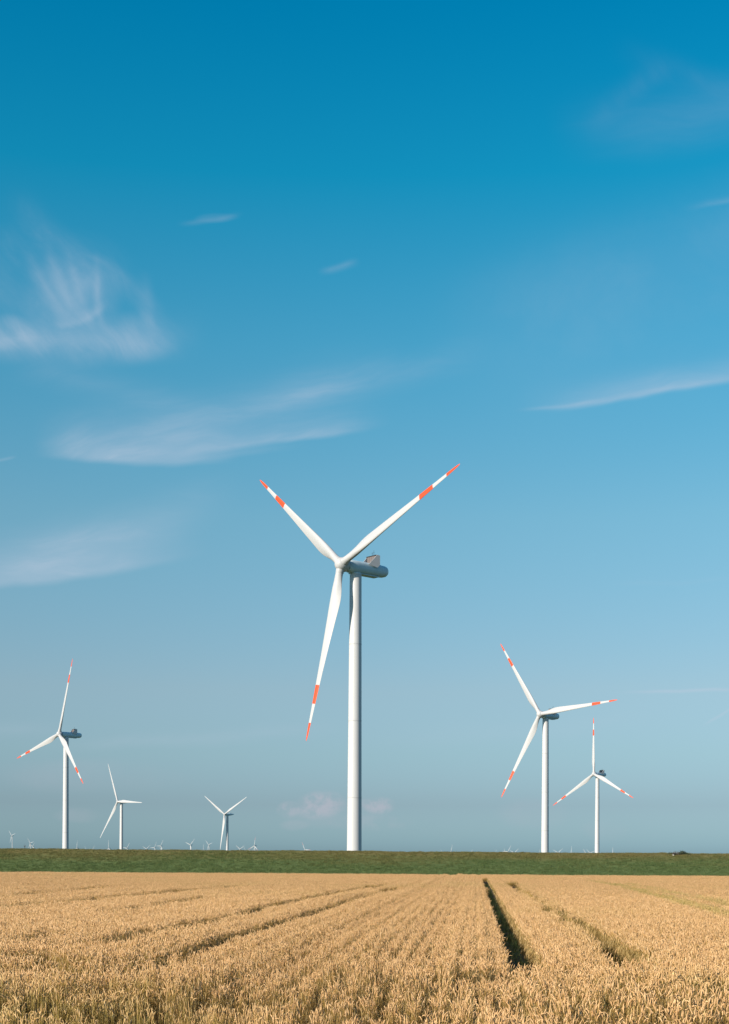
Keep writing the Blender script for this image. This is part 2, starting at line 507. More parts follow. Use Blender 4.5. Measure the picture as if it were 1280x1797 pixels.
def tower_mesh(name, r0, r1, h):
    """unit tower of height h standing on z = 0, with faint flange rings between its sections"""
    o = MB()
    prof = []
    cuts = [.0, .24, .50, .76, 1.0]
    for i in range(4):
        for t in np.linspace(cuts[i], cuts[i + 1], 6):
            r = r0 + (r1 - r0) * (t ** 0.9 if t < .6 else .6 ** .9 + (t - .6) * (1 - .6 ** .9) / .4)
            prof.append((r, t * h))
        if i < 3:
            r = prof[-1][0]
            prof += [(r + .035, cuts[i + 1] * h + .02), (r + .035, cuts[i + 1] * h + .30)]
    o.lathe(prof, 48)
    ob = o.obj(name, M_TOWER, link=False)
    auto_smooth(ob, 50)
    return ob.data

def loft(mb, secs, seg=40, mi=0):
    """secs: (y, half width, half height, z centre, exponent)"""
    V, Fc = [], []
    for y, hw, hh, zc, ex in secs:
        for k in range(seg):
            an = 2 * math.pi * k / seg
            c, s = math.cos(an), math.sin(an)
            x = hw * math.copysign(abs(c) ** (2 / ex), c)
            z = hh * math.copysign(abs(s) ** (2 / ex), s)
            V.append((x, y, zc + z))
    for i in range(len(secs) - 1):
        for k in range(seg):
            k2 = (k + 1) % seg
            Fc.append((i * seg + k, (i + 1) * seg + k, (i + 1) * seg + k2, i * seg + k2))
    Fc.append(tuple(range(seg))); Fc.append(tuple((len(secs) - 1) * seg + k for k in range(seg))[::-1])
    mb.add(V, Fc, mi)

OVER_A = 6.0                     # hub in front of the tower axis
def nacelle_parts_big():
    """meshes in nacelle space: origin at the hub height on the tower axis, -y upwind"""
    out = {}
    o = MB()
    loft(o, [(-4.55, 1.35, 1.35, -.05, 2.0), (-3.7, 1.45, 1.45, -.05, 2.0), (-3.65, 1.55, 1.62, -.05, 2.2), (-3.2, 1.80, 1.86, -.1, 2.6), (-2.6, 1.93, 1.96, -.15, 2.8),
             (0, 1.95, 2.0, -.15, 2.8), (5.5, 1.95, 1.98, -.12, 2.7), (9.6, 1.95, 1.95, -.1, 2.6), (9.7, 1.90, 1.90, -.1, 2.5), (11.2, 1.86, 1.84, -.05, 2.4), (12.2, 1.66, 1.62, .0, 2.3), (12.7, 1.30, 1.25, .02, 2.2), (12.9, .8, .78, .02, 2.0)])
    o.box((0, 3.4, -2.17), (2.7, 10.6, .22))                 # belly panel
    o.box((0, 7.5, -2.33), (1.7, 1.8, .14))
    o.lathe([(1.62, -2.62), (1.62, -1.9)], 36)
    for sx in (-1, 1):
        o.box((sx * 1.965, 3.0, -.55), (.05, 11.8, .12))       # shell joint
    a = o.obj('nacelle', M_GREY, link=False); auto_smooth(a, 35)
    out['nacelle'] = a.data
    for sx, nm in ((-1, 'l'), (1, 'r')):
        o = MB()
        poly = [(6.9, 4.45), (7.9, 4.25), (7.9, 1.25), (7.0, .35), (3.6, 1.0)]
        fl = lambda y: 1.88 + .14 * (y - 3.6)
        V = [(sx * fl(y), y, z) for y, z in poly] + [(sx * (fl(y) + .13), y, z) for y, z in poly]
        k = len(poly)
        Fc = [tuple(range(k)), tuple(range(k, 2 * k))[::-1]] + [(i, (i + 1) % k, k + (i + 1) % k, k + i) for i in range(k)]
        o.add(V, Fc)
        out['side_' + nm] = o.obj('side_plate', M_TOWER, link=False).data
    o = MB()
    o.box((0, 6.7, 3.15), (4.5, .35, 2.1))
    out['radiator'] = o.obj('radiator', M_RAD, link=False).data
    o = MB()
    o.box((0, 6.72, 4.30), (4.6, .75, .18)); o.box((0, 6.72, 2.0), (4.5, .6, .16))
    o.box((-2.2, 6.7, 3.15), (.1, .5, 2.1)); o.box((2.2, 6.7, 3.15), (.1, .5, 2.1))
    out['radiator_frame'] = o.obj('radiator_frame', M_DARK, link=False).data
    for i, (x, h) in enumerate(((.15, 1.25), (.95, 1.7))):
        o = MB()
        o.tube([(x, 6.75, 4.38), (x, 6.75, 4.38 + h * .7), (x, 6.75, 4.38 + h)], [.05, .04, .025], 6)
        o.box((x, 6.75, 4.38 + h * .55), (.16, .16, .14))
        out['antenna_%d' % i] = o.obj('antenna', M_DARK, link=False).data
    return out

def hub_mesh(name, k=1.0):
    """spinner around the hub centre, nose along -y, with three blade sockets"""
    o = MB()
    prof = [(1.55, 1.45), (1.95, 1.4), (2.1, 1.2), (2.2, .6), (2.22, 0.0), (2.14, -.7), (1.95, -1.3), (1.6, -1.85), (1.1, -2.25), (.55, -2.45), (.1, -2.5)]
    o.lathe([(r * k, y * k) for r, y in [(q0, q1 + .55) for q0, q1 in prof]], 40, 'y')
    for j in range(3):
        rot = Matrix.Rotation(2 * math.pi * j / 3, 3, 'Y')
        pts = [rot @ Vector((0, 0, z * k)) for z in (1.2, 2.35, 2.36, 2.75)]
        o.tube(pts, [1.30 * k, 1.30 * k, 1.27 * k, 1.25 * k], 24)
    a = o.obj(name, M_WHITE, link=False); auto_smooth(a, 40)
    return a.data

ME = {'blade_A': blade_mesh('blade', True), 'blade_B': blade_mesh('blade', False, 1.0), 'tower': tower_mesh('tower', 2.36, 1.86, 91.9)}
ME.update(nacelle_parts_big())
ME['hub_A'] = hub_mesh('hub'); ME['hub_B'] = hub_mesh('hub', .80)
o = MB()                         # slimmer nacelle that tapers to the rear, for the older plain turbines
loft(o, [(-4.9, 1.2, 1.2, -.05, 2.0), (-4.1, 1.35, 1.4, -.05, 2.2), (-3.6, 1.6, 1.7, -.1, 2.6), (-1.5, 1.85, 2.0, -.15, 3.0), (3.0, 1.9, 2.0, -.1, 3.0), (7.0, 1.75, 1.65, .12, 2.8), (11.5, 1.35, 1.0, .42, 2.5), (13.6, .9, .55, .6, 2.2), (14.1, .4, .3, .66, 2.0)])
o.lathe([(1.62, -2.6), (1.62, -1.9)], 36)
o.box((0, 5.6, 2.02), (1.4, 3.2, .5))
a = o.obj('nacelle', M_GREY, link=False); auto_smooth(a, 35); ME['nacelle_B'] = a.data
o = MB(); o.tube([(.5, 8.2, 1.6), (.5, 8.2, 3.6)], [.06, .04], 6); o.box((.5, 8.2, 3.0), (.9, .1, .1)); ME['mast_B'] = o.obj('antenna', M_DARK, link=False).data

def child(name, me, parent, mat=None):
    ob = bpy.data.objects.new(name, me)
    COL.objects.link(ob); ob.parent = parent
    if mat is not None: ob.matrix_local = mat
    return ob

def rotor_mats(over, phase, s=1.0):
    hubm = Matrix.Translation((0, -over, 0)) @ Matrix.Rotation(-TILT, 4, 'X')
    # a turns the blade clockwise as seen from upwind
    res = []
    for k in range(3):
        a = phase + k * 2 * math.pi / 3
        res.append(hubm @ Matrix.Rotation(a, 4, 'Y') @ Matrix.Rotation(CONE, 4, 'X'))
    return hubm @ Matrix.Rotation(phase, 4, 'Y'), res

def turbine(label, group, style, hub_px, D, yaw, phase, scale=1.0):
    """style 'A': tall type with red banded blades and a rear cooler; 'B': plain white type. hub_px is where the hub shows."""
    hub = at(hub_px[0], hub_px[1], D)
    nv = Vector((-math.sin(yaw), -math.cos(yaw), 0))            # upwind
    over = OVER_A
    axis = hub - nv * over * scale
    root = bpy.data.objects.new('wind_turbine', None)
    COL.objects.link(root)
    root.empty_display_size = 5
    root.location = (axis.x, axis.y, 0)
    root.rotation_euler = (0, 0, -yaw)
    root.scale = (scale,) * 3
    tag(root, label, 'wind turbine', group)
    hz = hub.z / scale                                        # hub height in the turbine's own units
    up = Matrix.Translation((0, 0, hz))
    child('tower', ME['tower'], root, Matrix.Diagonal((1, 1, (hz - 2.3) / 91.9, 1)))
    nac = child('nacelle', ME['nacelle' if style == 'A' else 'nacelle_B'], root, up)
    if style == 'A':
        child('side_plate', ME['side_l'], nac); child('side_plate', ME['side_r'], nac)
        child('radiator', ME['radiator'], nac); child('radiator_frame', ME['radiator_frame'], nac)
        child('antenna', ME['antenna_0'], nac); child('antenna', ME['antenna_1'], nac)
    else:
        child('antenna', ME['mast_B'], nac)
    hm, bms = rotor_mats(over, phase)
    child('hub', ME['hub_' + style], root, up @ hm)
    for bm_ in bms: child('blade', ME['blade_' + style], root, up @ bm_)
    return root

BIG = 'large wind turbines with red banded blades'
turbine('tallest and nearest wind turbine, red banded blades, standing at the centre', BIG, 'A', (599, 990), 443, R(48.8), R(68.8))
turbine('leftmost red banded wind turbine, one blade pointing almost straight up', BIG, 'A', (104, 1288), 1046, R(45.8), R(13.7))
turbine('second largest wind turbine, red banded blade stretching right across its nacelle', BIG, 'A', (947.8, 1253.2), 864, R(42.4), R(85.6))
turbine('smallest red banded wind turbine, rightmost, one blade upright and two pointing down', BIG, 'A', (1042.4, 1358.2), 1403, R(45.7), R(117.2))
MID = 'plain white wind turbines in the middle distance'
turbine('plain white wind turbine with one blade level to the right', MID, 'B', (206.7, 1406.8), 1458, R(45.4), R(93.0), 45 / 56)
turbine('plain white wind turbine with two blades raised in a V and dark pointed nacelle', MID, 'B', (394.3, 1429), 1783, R(41.2), R(62.5), 45 / 56)

FAR = 'tiny wind turbines far away along the dyke top'
def far(label, tip, hub=None, Rpx=12.0, ang=None, style='B', yaw=45):
    """tip: photo pixel of one blade tip; hub: its hub, or None with ang (degrees right of up) when the dyke hides it"""
    cy = math.cos(R(yaw))
    if hub is not None:
        dx_, dy_ = (tip[0] - hub[0]) / cy, -(tip[1] - hub[1])
        Rpx = math.hypot(dx_, dy_); a = math.atan2(dx_, dy_)
    else:
        a = R(ang)
        hub = (tip[0] - Rpx * math.sin(a) * cy, tip[1] + Rpx * math.cos(a))
    sc = 45 / 56 if style == 'B' else 1.0
    D = F * 56 * sc / Rpx
    turbine(label, FAR, style, hub, D, R(yaw), a, sc)

far('tiny white turbine nearest the left edge, standing clear above the dyke', (13.4, 1457.1), (20.6, 1466.5))
far('tiny white turbine right of the leftmost tiny one, the higher of a close pair', (47.1, 1470.4), (53.1, 1479.8))
far('tiny low turbine overlapping its taller neighbour, blade pointing up right, near left edge', (62.5, 1477.3), (58.1, 1485.0))
far('tiny turbine with upright blade between the two left towers, nearer the banded one', (135.6, 1473.8), (135, 1488.2))
far('single slanted blade of a tiny turbine, leaning left, right of an upright one', (148.4, 1485.3), None, 11, -33)
far('tiny turbine barely showing a low flat blade left of the plain white tower', (155.2, 1489.6), None, 10, -78)
far('tiny turbine with upright blade immediately left of the plain white turbine tower', (189.8, 1473.5), (190.6, 1488.8))
far('tiny turbine with blade slanting up right, immediately right of the plain white turbine tower', (228.8, 1478.1), (223.1, 1488.5))
far('tiny turbine showing a V of two blades, left of a tight cluster', (249.0, 1484.8), (257.3, 1490.0))
far('tiny turbine with one steep blade in the middle of a tight cluster left of centre', (275.6, 1476.9), (271.3, 1487.5))
far('tallest tiny turbine in the tight cluster, level blade left and steep blade right', (286.9, 1473.5), (282.5, 1484.4))
far('lowest tiny turbine of the cluster, hidden below the tallest one there', (287.5, 1487.0), (283.1, 1490.4))
far('tiny white turbine with a wide V of blades, left of the V bladed white turbine', (342.8, 1471.9), (334.4, 1482.5))
far('faint upright blade of a tiny turbine, left of the V bladed white turbine', (357.0, 1480.6), None, 13, 0)
far('tiny turbine close left of the V bladed white turbine, blades up left and right', (359.8, 1474.4), (366.3, 1482.5))
far('tiny turbine with a low V of blades, right of the V bladed white turbine', (413.1, 1483.0), (421.3, 1490.3))
far('tiny blade leaning left between a low V and the red tipped tiny turbine', (427.3, 1486.3), None, 11, -40)
far('tiny turbine with red tipped upright blade, right of the V bladed white turbine', (447.9, 1468.1), (446.5, 1484.4), style='A')
far('tiny low blade pointing left behind the red tipped tiny turbine', (434.6, 1491.0), None, 12, -76)
far('lone tiny turbine between the V bladed turbine and the tallest tower', (529.5, 1477.5), (535.3, 1491.6), style='A')
far('tiny low blade leaning left, first right of the tallest tower', (773.5, 1491.2), None, 11, -50)
far('tiny steep blade standing alone midway between tallest and second largest towers', (793.7, 1481.8), (791.8, 1494.2))
far('tiny low blade leaning right, alone right of a steep one midway between towers', (829.3, 1490.2), None, 10, 34)
far('smallest blade tip just poking over the dyke, left of a trio', (870.8, 1490.8), None, 10, 20)
far('left blade of the tiny trio left of the second largest tower, leaning left', (884.6, 1488.8), None, 11, -22)
far('middle and tallest blade of the tiny trio left of the second largest tower', (896.4, 1483.5), (891.6, 1494.4))
far('right blade of the tiny trio left of the second largest tower, leaning right', (909.8, 1489.1), None, 12, 52)
far('tiny blade tip just left of the second largest tower', (947.5, 1489.5), None, 11, 2)
far('tiny turbine with low V of blades just right of the second largest tower', (987.0, 1489.0), (979.6, 1496.4))
far('tiny upright blade midway between the two right hand towers', (1003.0, 1485.2), None, 14, 4)
far('tiny blade leaning left, shortly left of the rightmost tower', (1024.1, 1489.7), None, 11, -40)
far('tiny nearly level blade tip touching the left side of the rightmost tower', (1043.0, 1493.2), None, 11, 70)
far('tiny upright blade right of the rightmost tower', (1075.2, 1486.7), None, 14, -3)

# thin dark mast on the skyline at the left
D = 2600
top = at(43.8, 1481.5, D); zt = top.z
o = MB()
for sx, sy in ((-1, -1), (1, -1), (1, 1), (-1, 1)):
    o.tube([(sx * 1.1, sy * 1.1, 0), (sx * .35, sy * .35, zt - 4)], [.14, .10], 6)
for k in range(8):
    z0, z1 = (zt - 4) * k / 8, (zt - 4) * (k + 1) / 8
    for (ax, ay), (bx, by) in (((-1, -1), (1, -1)), ((1, -1), (1, 1)), ((1, 1), (-1, 1)), ((-1, 1), (-1, -1))):
        r0_, r1_ = 1.1 - .75 * k / 8, 1.1 - .75 * (k + 1) / 8
        o.tube([(ax * r0_, ay * r0_, z0), (bx * r1_, by * r1_, z1)], .07, 4)
mst = bpy.data.objects.new('mast', None); COL.objects.link(mst); mst.location = (top.x, D, 0)
tag(mst, 'thin dark mast with a small crosspiece on the skyline at far left', 'mast')
o.obj('lattice', M_DARK, mst)
o = MB(); o.box((0, 0, zt - 3.6), (3.2, 1.2, .7)); o.tube([(0, 0, zt - 4), (0, 0, zt + .6)], [.16, .08], 6); o.box((-1.3, 0, zt - 2.8), (.6, .5, 1.1)); o.box((1.3, 0, zt - 2.8), (.6, .5, 1.1))
o.obj('crosspiece', M_DARK, mst)

# ------------------------------------------------------------------ geometry-node scatter for stuff
def scatter_modifier(ob, coll):
    ng = bpy.data.node_groups.new('scatter_' + ob.name, 'GeometryNodeTree')
    ng.interface.new_socket('Geometry', in_out='INPUT', socket_type='NodeSocketGeometry')
    ng.interface.new_socket('Geometry', in_out='OUTPUT', socket_type='NodeSocketGeometry')
    N, L = ng.nodes, ng.links
    gi, go = N.new('NodeGroupInput'), N.new('NodeGroupOutput')
    ci = N.new('GeometryNodeCollectionInfo')
    ci.inputs['Collection'].default_value = coll
    ci.inputs['Separate Children'].default_value = True
    ci.inputs['Reset Children'].default_value = True
    iop = N.new('GeometryNodeInstanceOnPoints')
    iop.inputs['Pick Instance'].default_value = True
    def attr(nm, dt):
        a = N.new('GeometryNodeInputNamedAttribute'); a.data_type = dt; a.inputs['Name'].default_value = nm
        return a.outputs['Attribute']
    L.new(gi.outputs[0], iop.inputs['Points'])
    L.new(ci.outputs[0], iop.inputs['Instance'])
    L.new(attr('pick', 'INT'), iop.inputs['Instance Index'])
    L.new(attr('rot', 'FLOAT_VECTOR'), iop.inputs['Rotation'])
    L.new(attr('scl', 'FLOAT_VECTOR'), iop.inputs['Scale'])
    L.new(iop.outputs[0], go.inputs[0])
    md = ob.modifiers.new('scatter', 'NODES'); md.node_group = ng

def scatter_obj(name, pts, rot, scl, pick, tint, coll):
    me = bpy.data.meshes.new(name)
    nP = len(pts)
    me.vertices.add(nP)
    me.vertices.foreach_set('co', np.asarray(pts, np.float32).ravel())
    for nm, dt, arr, key in (('rot', 'FLOAT_VECTOR', rot, 'vector'), ('scl', 'FLOAT_VECTOR', scl, 'vector')):
        me.attributes.new(nm, dt, 'POINT').data.foreach_set(key, np.asarray(arr, np.float32).ravel())
    me.attributes.new('pick', 'INT', 'POINT').data.foreach_set('value', np.asarray(pick, np.int32))
    me.attributes.new('tint', 'FLOAT', 'POINT').data.foreach_set('value', np.asarray(tint, np.float32))
    me.update()
    ob = bpy.data.objects.new(name, me)
    COL.objects.link(ob)
    scatter_modifier(ob, coll)
    return ob

class Soup:
    """triangle/quad soup with a per-vertex colour attribute: R random per plant, G part (1 ear, 0 stem, .5 leaf), B height"""
    def __init__(s): s.v = []; s.f = []; s.c = []
    def ring(s, pts, rad, seg, rnd, part, close=True):
        k = len(s.v)
        for i, p in enumerate(pts):
            t = (pts[min(i + 1, len(pts) - 1)] - pts[max(i - 1, 0)]).normalized()
            a = t.orthogonal().normalized(); c = t.cross(a)
            for q in range(seg):
                an = 2 * math.pi * q / seg + i * .6
                s.v.append(p + (a * math.cos(an) + c * math.sin(an)) * rad[i])
                s.c.append((rnd, part, min(1, max(0, p.z)), 1))
        for i in range(len(pts) - 1):
            for q in range(seg):
                q2 = (q + 1) % seg
                s.f.append((k + i * seg + q, k + i * seg + q2, k + (i + 1) * seg + q2, k + (i + 1) * seg + q))
    def strip(s, pts, wid, side, rnd, part):
        k = len(s.v)
        for p, w in zip(pts, wid):
            s.v.append(p - side * w); s.v.append(p + side * w)
            for _ in range(2): s.c.append((rnd, part, min(1, max(0, p.z)), 1))
        for i in range(len(pts) - 1):
            a = k + 2 * i
            s.f.append((a, a + 1, a + 3, a + 2))
    def obj(s, name, mat, coll):
        me = bpy.data.meshes.new(name)
        me.from_pydata([tuple(v) for v in s.v], [], s.f)
        at_ = me.attributes.new('plant', 'FLOAT_COLOR', 'POINT')
        at_.data.foreach_set('color', np.asarray(s.c, np.float32).ravel())
        me.materials.append(mat)
        me.polygons.foreach_set('use_smooth', np.ones(len(me.polygons), bool))
        me.update()
        o = bpy.data.objects.new(name, me)
        coll.objects.link(o)
        return o

# wheat material
m, n, p = new_mat('ripe_wheat')
pa = n.node('ShaderNodeAttribute', attribute_name='plant')
ti = n.node('ShaderNodeAttribute', attribute_name='tint', attribute_type='INSTANCER')
sp = n.node('ShaderNodeSeparateColor'); n.L.new(pa.outputs['Color'], sp.inputs[0])
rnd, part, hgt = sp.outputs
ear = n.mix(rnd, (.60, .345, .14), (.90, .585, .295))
stem = n.mix(hgt, (.12, .08, .022), n.mix(rnd, (.48, .28, .06), (.66, .43, .12)))  # stems darken towards the ground: deep shade between stalks put into the colour
leaf = n.mix(rnd, (.52, .34, .12), (.74, .53, .24))
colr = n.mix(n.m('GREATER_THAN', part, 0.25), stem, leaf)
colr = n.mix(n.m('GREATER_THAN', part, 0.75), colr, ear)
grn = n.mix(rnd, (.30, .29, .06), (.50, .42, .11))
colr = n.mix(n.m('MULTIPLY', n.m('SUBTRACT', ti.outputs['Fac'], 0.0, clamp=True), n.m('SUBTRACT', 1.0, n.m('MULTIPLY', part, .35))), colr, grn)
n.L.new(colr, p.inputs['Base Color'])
p.inputs['Roughness'].default_value = 0.55
p.inputs['Specular IOR Level'].default_value = 0.35
tr = n.node('ShaderNodeBsdfTranslucent'); n.L.new(colr, tr.inputs[0])
ms = n.node('ShaderNodeMixShader'); ms.inputs[0].default_value = 0.08
n.L.new(p.outputs[0], ms.inputs[1]); n.L.new(tr.outputs[0], ms.inputs[2])
n.L.new(ms.outputs[0], m.node_tree.nodes['Material Output'].inputs[0])
M_WHEAT = m

wheat_src = bpy.data.collections.new('wheat_source')
def stalk(sp_, x, y, rr, lod=0):
    h = rr.gauss(.69, .06)
    az = rr.uniform(0, 2 * math.pi)
    ln = abs(rr.gauss(0, .075)) + .01
    wind = Vector((.025, -.01, 0))
    d = Vector((math.cos(az), math.sin(az), 0)) * ln + wind
    rnd = rr.random()
    p0 = Vector((x, y, 0)); p1 = Vector((x, y, h * .55)) + d * h * .3; p2 = Vector((x, y, h)) + d * h
    w = .0026 if lod == 0 else .0042
    if lod == 0: sp_.ring([p0, p1, p2], [w * 1.2, w, w * .8], 3, rnd, 0.0)
    else: sp_.ring([p1, p2], [w, w], 3, rnd, 0.0)
    # nodding ear
    el = rr.gauss(.086, .013) * (1.0 if lod == 0 else 1.05)
    nod = max(0.0, rr.gauss(.6, .5))
    t = (p2 - p1).normalized()
    ha = rr.uniform(0, 2 * math.pi) if rr.random() < .6 else math.atan2(d.y, d.x)
    hd = Vector((math.cos(ha), math.sin(ha), -.3)).normalized()
    nk = 5 if lod == 0 else 4
    pts = []; q = p2.copy(); pr = [p2.copy()]
    for i in range(nk):
        a = nod * (i + 1) / nk
        dirv = (t * math.cos(a) + hd * math.sin(a)).normalized()
        q = q + dirv * el / nk
        pr.append(q.copy())
    er = rr.uniform(.0056, .0076) * (1.0 if lod == 0 else 1.25)
    rad = [er * .35, er * .95, er * 1.08, er, er * .72, er * .12] if lod == 0 else [er * .5, er * 1.05, er, er * .75, er * .15]
    sp_.ring(pr, rad, 5 if lod == 0 else 3, rnd, 1.0)
    # dry leaves
    for _ in range(2 if lod == 0 else (1 if rr.random() < .6 else 0)):
        la = rr.uniform(0, 2 * math.pi); ld = Vector((math.cos(la), math.sin(la), 0)); sd = Vector((-math.sin(la), math.cos(la), 0))
        f_ = rr.uniform(.35, .92); b0 = p0.lerp(p2, f_)
        ll = rr.uniform(.09, .17); r2 = rr.random()
        pts = [b0, b0 + ld * ll * .35 + Vector((0, 0, ll * .45)), b0 + ld * ll * .75 + Vector((0, 0, ll * .25)), b0 + ld * ll * .9 + Vector((0, 0, -ll * .35))]
        lw = .0042 if lod == 0 else .005
        sp_.strip(pts, [lw * .6, lw, lw * .8, lw * .15], sd, r2, .5)

PS = 0.25
NEAR_N, FAR_N = 20, 10
for i in range(NEAR_N):
    rr = random.Random(100 + i); s_ = Soup()
    for k in range(22):
        stalk(s_, max(-.14, min(.14, rr.gauss(0, .046))), rr.uniform(-.13, .13), rr, 0)
    s_.obj('wheat_clump_%02d' % i, M_WHEAT, wheat_src)
for i in range(FAR_N):
    rr = random.Random(300 + i); s_ = Soup()
    for col_ in (-.15, .15):
        for k in range(34):
            stalk(s_, col_ + max(-.13, min(.13, rr.gauss(0, .046))), rr.uniform(-.26, .26), rr, 1)
    s_.obj('wheat_tuft_%02d' % i, M_WHEAT, wheat_src)

# wheel tracks, given by the pixels of the trough they draw across the canopy
VPX = 836.0
ROW = math.atan2(unroll(VPX, HY)[0], F)          # drilling direction, radians right of +Y
def gp(pts): return [on_plane(px, py, TOP - .25) for px, py in pts]
TRACKS = [   # (polyline px, width m, tint of weeds)
    (gp([(851, 1544), (853, 1548), (862, 1566)]), .44, .0),
    (gp([(862, 1566), (880, 1605), (905, 1655), (927, 1697), (930, 1702), (938, 1716)]), .62, .0),
    (gp([(897, 1552), (907, 1560), (985, 1615), (1040, 1652), (1070, 1672)]), .58, .10),
    (gp([(1062, 1664), (1075, 1675), (1105, 1700), (1118, 1710)]), .72, .12),
    (gp([(1040, 1549), (1100, 1562), (1180, 1586), (1300, 1622)]), .45, .9),
    (gp([(1108, 1556), (1180, 1573), (1300, 1600)]), .25, .8),
    (gp([(-20, 1602), (45, 1596), (130, 1588), (240, 1577), (330, 1567), (430, 1560)]), 1.6, .0),
    (gp([(-20, 1580), (60, 1574), (200, 1560)]), 1.4, .0),
    (gp([(20, 1664), (90, 1652)]), .9, .0),
    (gp([(165, 1670), (205, 1664), (300, 1643), (425, 1613), (520, 1588), (600, 1571), (680, 1556)]), .95, .0),
    (gp([(120, 1708), (200, 1700), (300, 1690), (375, 1666), (440, 1645), (530, 1615), (640, 1579), (700, 1562)]), .72, .0),
    (gp([(-20, 1690), (40, 1688), (110, 1702)]), 1.0, .0),
    (gp([(180, 1612), (260, 1600), (360, 1582)]), 1.0, .0),
]
SPARSE = [   # thin, short bands: (polyline px, width m, how thin)
    (gp([(-30, 1782), (40, 1780), (150, 1792), (260, 1792), (350, 1786)]), 1.9, 1.0),
    (gp([(360, 1790), (470, 1778), (560, 1786)]), .7, .8),
    (gp([(40, 1714), (130, 1722), (240, 1714), (300, 1702)]), 1.1, .9),
    (gp([(560, 1752), (640, 1742), (760, 1744), (900, 1728)]), .9, .8),
    (gp([(960, 1768), (1040, 1762), (1120, 1772)]), .7, .7),
    (gp([(1180, 1786), (1290, 1768)]), .8, .8),
    (gp([(600, 1700), (700, 1690)]), .5, .7),
]
def seg_dist(P, poly):
    best = np.full(len(P), 1e9)
    for (ax, ay), (bx, by) in zip(poly[:-1], poly[1:]):
        A = np.array([ax, ay]); B = np.array([bx, by]); d = B - A
        t = np.clip(((P - A) @ d) / (d @ d), 0, 1)
        best = np.minimum(best, np.hypot(*(P - (A + t[:, None] * d)).T))
    return best

RP = 0.30                         # row pitch
def lattice(k, d0, d1):
    """grid aligned with the drilled rows, cut to the view with a margin"""
    c, s_ = math.cos(ROW), math.sin(ROW)
    half = 0.262 * d1 + 22
    half = math.ceil(half)
    step = PS * k
    L = (np.arange(-int(half / .6) * 2, int(half / .6) * 2, k) + k / 2) * RP; A = np.arange(math.floor(d0) - 8, d1 + 30, step) + step / 2
    l, a = np.meshgrid(L, A)
    l, a = l.ravel(), a.ravel()
    x = l * c + a * s_; y = -l * s_ + a * c
    # the finer and the coarser clumps give way to each other cell by cell, between 46 and 96 m
    ci, cj = np.floor(l / .6 + 1e-6).astype(np.int64), np.floor(a * 2 + 1e-6).astype(np.int64)
    q = (ci * 73856093 ^ cj * 19349663) & 0xffff
    thr = 50 + 46 * ((q * 40503) & 0xffff) / 65535.0
    k = ((a < thr) if step < .4 else (a >= thr)) & (y > d0) & (y <= d1) & (np.abs(x) < 0.262 * y + 5.5) & (y < edge_y(x) + (fbm(x * .12, x * 0 + 3.3, 23) - .5) * 3.0)
    return np.stack([x[k], y[k]], 1)
P1 = lattice(1, 10.0, 105.0); P2 = lattice(2, 40.0, 240.0)
def dress(P, step, n_var, base_idx):
    keep = np.ones(len(P), bool); green = np.zeros(len(P))
    w = fbm(P[:, 0] * .9, P[:, 1] * .35, 31) - .5
    for poly, wid, g in TRACKS:
        d = seg_dist(P, poly)
        keep &= ~(d < wid * .5 + w * .22 + (step - PS) * .2)
        near_ = np.clip(1 - (d - wid * .5) / .5, 0, 1)
        green = np.maximum(green, near_ * (g if g != .10 else .15))
    low = np.zeros(len(P))
    for poly, wid, depth in SPARSE:
        d = seg_dist(P, poly)
        q = np.clip((wid * .5 + w * .5 - d) / .25, 0, 1) * depth
        low = np.maximum(low, q)
    keep &= rng.random(len(P)) > low * .95
    # thin and trampled spots
    thin = fbm(P[:, 0] * .55, P[:, 1] * .55, 77)
    head0 = np.clip((25.0 - P[:, 1]) / 4.0, 0, 1)
    keep &= ~((thin > .74 - .14 * head0) & (rng.random(len(P)) < .6 + .2 * head0))
    keep &= rng.random(len(P)) > .05 + .30 * np.clip((24.0 - P[:, 1]) / 4.0, 0, 1)
    # headland nearest the camera is greener lower down
    head = np.clip((24.0 - P[:, 1]) / 4.0, 0, 1)
    patch = np.clip((fbm(P[:, 0] * .3 + 5, P[:, 1] * .3, 41) - .45) * 3.5, 0, 1)
    green = np.maximum(green, head * patch * .35)
    green = np.maximum(green, np.clip((fbm(P[:, 0] * .12, P[:, 1] * .08, 51) - .58) * 3, 0, 1) * .25)
    P, green, head, low = P[keep], green[keep], head[keep], low[keep]
    k = len(P)
    J = P + rng.normal(0, .009, P.shape)
    hs = .93 + .16 * fbm(P[:, 0] * .35, P[:, 1] * .35, 11) + rng.normal(0, .016, k)
    c_, s_ = math.cos(ROW), math.sin(ROW)
    lat = P[:, 0] * c_ - P[:, 1] * s_
    ri = np.floor(lat / RP + 1e-6)
    rowv = vnoise(ri * 7.31 + .5, np.full(len(ri), .5), 91) - .5
    zone = np.exp(-((lat + 2.6) / 3.2) ** 2)          # drill rows stand out between the wheelings
    hs *= 1 + rowv * (.08 + .30 * zone)
    wid_ = 1.25 - .55 * zone
    hs *= 1 + head * (fbm(P[:, 0] * 1.3, P[:, 1] * 1.3, 19, 3) - .5) * .7
    hs *= (1 - .35 * low)
    hs *= 1 - .0 * np.clip(green - .3, 0, 1)
    pts = np.c_[J, np.zeros(k)]
    rot = np.c_[rng.normal(0, .022, k), rng.normal(0, .022, k), -ROW + np.pi * rng.integers(0, 2, k) + rng.normal(0, .05, k)]
    return pts, rot, np.c_[(wid_ if base_idx == 0 else np.ones(k)), np.ones(k), hs], base_idx + rng.integers(0, n_var, k), green
parts_ = [dress(P1, PS, NEAR_N, 0), dress(P2, 2 * PS, FAR_N, NEAR_N)]
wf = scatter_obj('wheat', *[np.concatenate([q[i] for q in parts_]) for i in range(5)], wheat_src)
tag(wf, kind='stuff')
